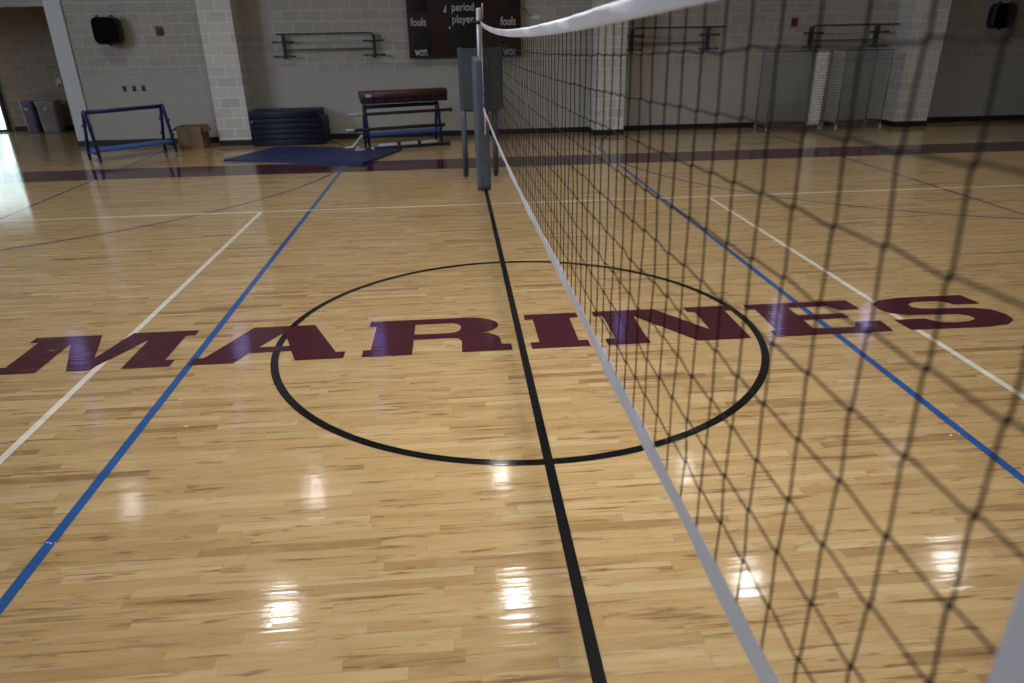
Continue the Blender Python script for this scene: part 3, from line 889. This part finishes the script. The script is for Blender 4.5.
# pale brace leaning from the floor against the cart
br = thing('leaning_brace', 'pale grey brace leaning on the left end of loaded cart', 'brace', (-2.62, 9.72, 0.0))
MB().tube([(0.0, 0.0, 0.03), (0.16, 0.02, 0.045), (0.37, 0.06, 0.27)], [0.028, 0.03, 0.03], 10).build('tube', M['rope'], br)
MB().box((-0.08, -0.06, 0.0), (0.10, 0.06, 0.028), bev=0.006).build('foot', M['rope'], br)
ft = thing('pole_foot', 'small white pole foot resting on the flat navy mat', 'foot', (-2.28, 9.36, 0.041), 0.2)
MB().box((-0.10, -0.05, 0.0), (0.10, 0.05, 0.022), bev=0.006).build('plate', M['white_plate'], ft)
MB().lathe([(0.03, 0.022), (0.03, 0.06), (0.022, 0.065)], (-0.03, 0, 0), 14).build('collar', M['white_plate'], ft)

# ------------------------------------------------------------------ cardboard box
bx = thing('cardboard_box', 'open brown cardboard box on floor beside the left pilaster', 'box', (-5.83, 10.66, 0), math.radians(-3))
wl = MB()
for a, b in (((-0.25, -0.2), (0.25, -0.195)), ((-0.25, 0.195), (0.25, 0.2)), ((-0.25, -0.195), (-0.245, 0.195)), ((0.245, -0.195), (0.25, 0.195))):
    wl.box((a[0], a[1], 0.0), (b[0], b[1], 0.45))
wl.box((-0.245, -0.195, 0.0), (0.245, 0.195, 0.006))
wl.build('carton', M['card'], bx)
for s in (-1, 1):
    MB().box((s * 0.25, -0.195, 0.445), (s * 0.25 + s * 0.14, 0.195, 0.45), Matrix.Rotation(s * math.radians(38 if s < 0 else 60), 3, 'Y'), (s * 0.25, 0, 0.447)).build('flap', M['card'], bx)
MB().box((-0.245, 0.2, 0.445), (0.245, 0.33, 0.45), Matrix.Rotation(math.radians(-50), 3, 'X'), (0, 0.2, 0.447)).build('flap', M['card'], bx)
MB().box((-0.245, -0.206, 0.30), (0.245, -0.2, 0.45)).build('flap', M['card'], bx)

# ------------------------------------------------------------------ mats
z = 0.0
mats = [(0.115, 0.00), (0.105, 0.012), (0.11, -0.008), (0.11, 0.01), (0.105, -0.015), (0.145, -0.045)]
nm = ['bottom', 'second from bottom', 'third from bottom', 'fourth from bottom', 'fifth from bottom', 'topmost and thickest']
for i, (h, off) in enumerate(mats):
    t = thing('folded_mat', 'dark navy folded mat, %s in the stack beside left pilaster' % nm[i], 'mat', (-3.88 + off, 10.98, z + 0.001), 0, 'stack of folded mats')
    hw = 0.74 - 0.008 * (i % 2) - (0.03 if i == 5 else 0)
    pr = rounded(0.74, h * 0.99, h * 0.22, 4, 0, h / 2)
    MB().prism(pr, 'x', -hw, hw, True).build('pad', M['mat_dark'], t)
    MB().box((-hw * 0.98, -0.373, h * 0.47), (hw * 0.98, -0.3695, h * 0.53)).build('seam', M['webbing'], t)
    if i == 4:
        MB().box((-hw + 0.03, -0.376, h * 0.35), (-hw + 0.06, -0.3735, h * 0.65)).build('tag', M['white_plate'], t)
    z += h
# flat mat, pushed out onto the maroon band
fm = thing('floor_mat', 'flat navy folding mat lying on floor before the stack', 'mat', (-3.0, 9.1, 0))
cor = [(-4.72, 8.74), (-2.05, 7.86), (-1.46, 9.42), (-4.02, 10.25)]
def lerp2(a, b, q): return (a[0] + (b[0] - a[0]) * q, a[1] + (b[1] - a[1]) * q)
for k in range(4):
    q0, q1 = k / 4 + 0.002, (k + 1) / 4 - 0.002
    p = [lerp2(cor[0], cor[1], q0), lerp2(cor[0], cor[1], q1), lerp2(cor[3], cor[2], q1), lerp2(cor[3], cor[2], q0)]
    MB().prism([(x + 3.0, y - 9.1) for x, y in p], 'z', 0.002, 0.040).build('panel', M['mat'], fm)
p = [lerp2(cor[0], cor[1], 0.001), lerp2(cor[0], cor[1], 0.999), lerp2(cor[3], cor[2], 0.999), lerp2(cor[3], cor[2], 0.001)]
MB().prism([((x + 3.0) * 0.995, (y - 9.1) * 0.995) for x, y in p], 'z', 0.0005, 0.03).build('backing', M['mat_dark'], fm)

# ------------------------------------------------------------------ bins in the alcove
def bin_(name, label, loc, wdt, mat, rz):
    t = thing(name, label, 'bin', loc, rz, 'bins in the alcove')
    vs = []; fs = []
    ring = []
    for z_, sx in ((0.0, 0.86), (0.04, 0.90), (0.64, 1.0), (0.66, 1.05), (0.70, 1.05)):
        for x, y in rounded(wdt * sx, 0.40 * sx, 0.06, 4):
            vs.append((x, y, z_))
    n = len(rounded(1, 1, 0.06, 4))
    for k in range(4):
        for j in range(n):
            l = (j + 1) % n
            fs.append((k * n + j, k * n + l, (k + 1) * n + l, (k + 1) * n + j))
    fs.append(tuple(range(n - 1, -1, -1))); fs.append(tuple(4 * n + j for j in range(n)))
    MB().add(vs, fs, True).build('body', M[mat], t)
    MB().prism(rounded(wdt * 1.08, 0.44, 0.07, 4), 'z', 0.70, 0.755).build('lid', M[mat], t)
    MB().box((-0.05, -0.218, 0.54), (0.05, -0.202, 0.60), bev=0.006).build('badge', M['white_plate'], t)
    return t
bin_('recycling_bin', 'blue-grey bin in alcove, left of the grey bin', (-10.87, 14.28, 0), 0.28, 'bin_blue', 0.05)
bin_('waste_bin', 'grey bin in alcove, right of the blue-grey bin', (-10.42, 14.26, 0), 0.44, 'bin_grey', 0.05)

# ------------------------------------------------------------------ wire cage carts
def cage(label, x0, x1, y0, y1, flat_side):
    t = thing('wire_cage_cart', label, 'cart', ((x0 + x1) / 2, (y0 + y1) / 2, 0), 0, 'wire cage carts under the right rack')
    a, b, c, d = x0 - (x0 + x1) / 2, x1 - (x0 + x1) / 2, y0 - (y0 + y1) / 2, y1 - (y0 + y1) / 2
    zb, zt = 0.12, 1.62
    for x in (a, b):
        for y in (c, d):
            MB().tube([(x, y, 0.10), (x, y, zt)], 0.014, 8).build('post', M['wire'], t)
            cs = MB().box((x - 0.015, y - 0.02, 0.075), (x + 0.015, y + 0.02, 0.11)).lathe([(0.03, -0.014), (0.04, -0.01), (0.04, 0.01), (0.03, 0.014)], (x, y, 0.04), 14, 'x')
            cs.build('caster', M['white_plate'], t)
    for z_, nm_ in ((zb, 'bottom_frame'), (zt, 'top_frame')):
        MB().tube([(a, c, z_), (b, c, z_), (b, d, z_), (a, d, z_)], 0.011, 8, closed=True).build(nm_, M['wire'], t)
    def wires(p, q, name, mat, rw, nx):
        m = MB()
        p = Vector((*p, 0)); q = Vector((*q, 0))
        nz = 27
        for k in range(1, nz):
            z_ = Vector((0, 0, zb + (zt - zb) * k / nz))
            m.tube([p + z_, q + z_], rw, 4, smooth=False)
        for k in range(1, nx):
            r_ = p.lerp(q, k / nx)
            m.tube([r_ + Vector((0, 0, zb)), r_ + Vector((0, 0, zt))], rw, 4, smooth=False)
        return m.build(name, mat, t)
    wires((a, c), (b, c), 'front_grid', M['wire'], 0.0024, 16)
    wires((a, d), (b, d), 'back_grid', M['wire'], 0.0024, 16)
    wires((a, c), (a, d), 'end_grid', M['glare_wire'] if flat_side < 0 else M['wire'], 0.0055 if flat_side < 0 else 0.0024, 6)
    wires((b, c), (b, d), 'end_grid', M['glare_wire'] if flat_side > 0 else M['wire'], 0.006 if flat_side > 0 else 0.0024, 6)
    m = MB()
    for k in range(1, 12):
        xx = a + (b - a) * k / 12
        m.tube([(xx, c, zb), (xx, d, zb)], 0.004, 4, smooth=False)
    m.build('deck', M['wire'], t)
    if flat_side > 0:
        wires((b - 0.34, c - 0.03), (b - 0.02, c - 0.03), 'glare_panel', M['glare_wire'], 0.011, 6)  # panel added facing front, its pale wires painting the reflected glare
    MB().tube([(a, c - 0.02, 1.45), (b, c - 0.02, 1.45)], 0.008, 6).build('push_bar', M['wire'], t)
    return t
cage('tall wire cage cart, the left of two under the right rack', 6.42, 7.62, 10.60, 11.22, 1)
cage('tall wire cage cart, the right one beside the right pilaster', 8.00, 9.02, 10.60, 11.22, -1)

# ------------------------------------------------------------------ high bay lamps mirrored in the floor
def lamp(x, y):
    t = thing('high_bay_lamp', 'round high bay lamp over the court, mirrored in the varnish', 'lamp', (x, y, LAMP_Z), 0, 'high bay lamps over the court')
    prof = [(0.30, -0.365), (0.285, -0.16), (0.24, -0.02), (0.12, 0.10), (0.11, 0.09), (0.225, -0.03), (0.272, -0.16), (0.292, -0.365)]
    n = 28; vs = []; fs = []
    for (r, h) in prof:
        for k in range(n):
            an = 2 * PI * k / n
            vs.append((r * math.cos(an), r * math.sin(an), h))
    for i in range(len(prof)):
        j = (i + 1) % len(prof)
        for k in range(n):
            l = (k + 1) % n
            fs.append((i * n + k, i * n + l, j * n + l, j * n + k))
    MB().add(vs, fs, True).build('reflector', M['lamp_shell'], t)
    MB().lathe([(0.250, -0.08), (0.250, -0.065)], n=28).build('lens', M['lens'], t)
    MB().lathe([(0.10, 0.10), (0.12, 0.13), (0.12, 0.33), (0.06, 0.36)], n=20).build('ballast', M['lamp_shell'], t)
    MB().tube([(0, 0, 0.35), (0, 0, H - LAMP_Z)], 0.012, 8).build('stem', M['lamp_shell'], t)
    return t
spots = [(-3.58, 4.0), (0.24, 3.9), (4.1, 3.9), (7.7, 4.0), (-3.58, 7.2), (0.2, 7.3), (4.1, 7.2), (8.8, 7.3), (-7.2, 7.2)]
first = None
for x, y in spots:
    if first is None: first = lamp(x, y)
    else: dup(first, (x, y, LAMP_Z))
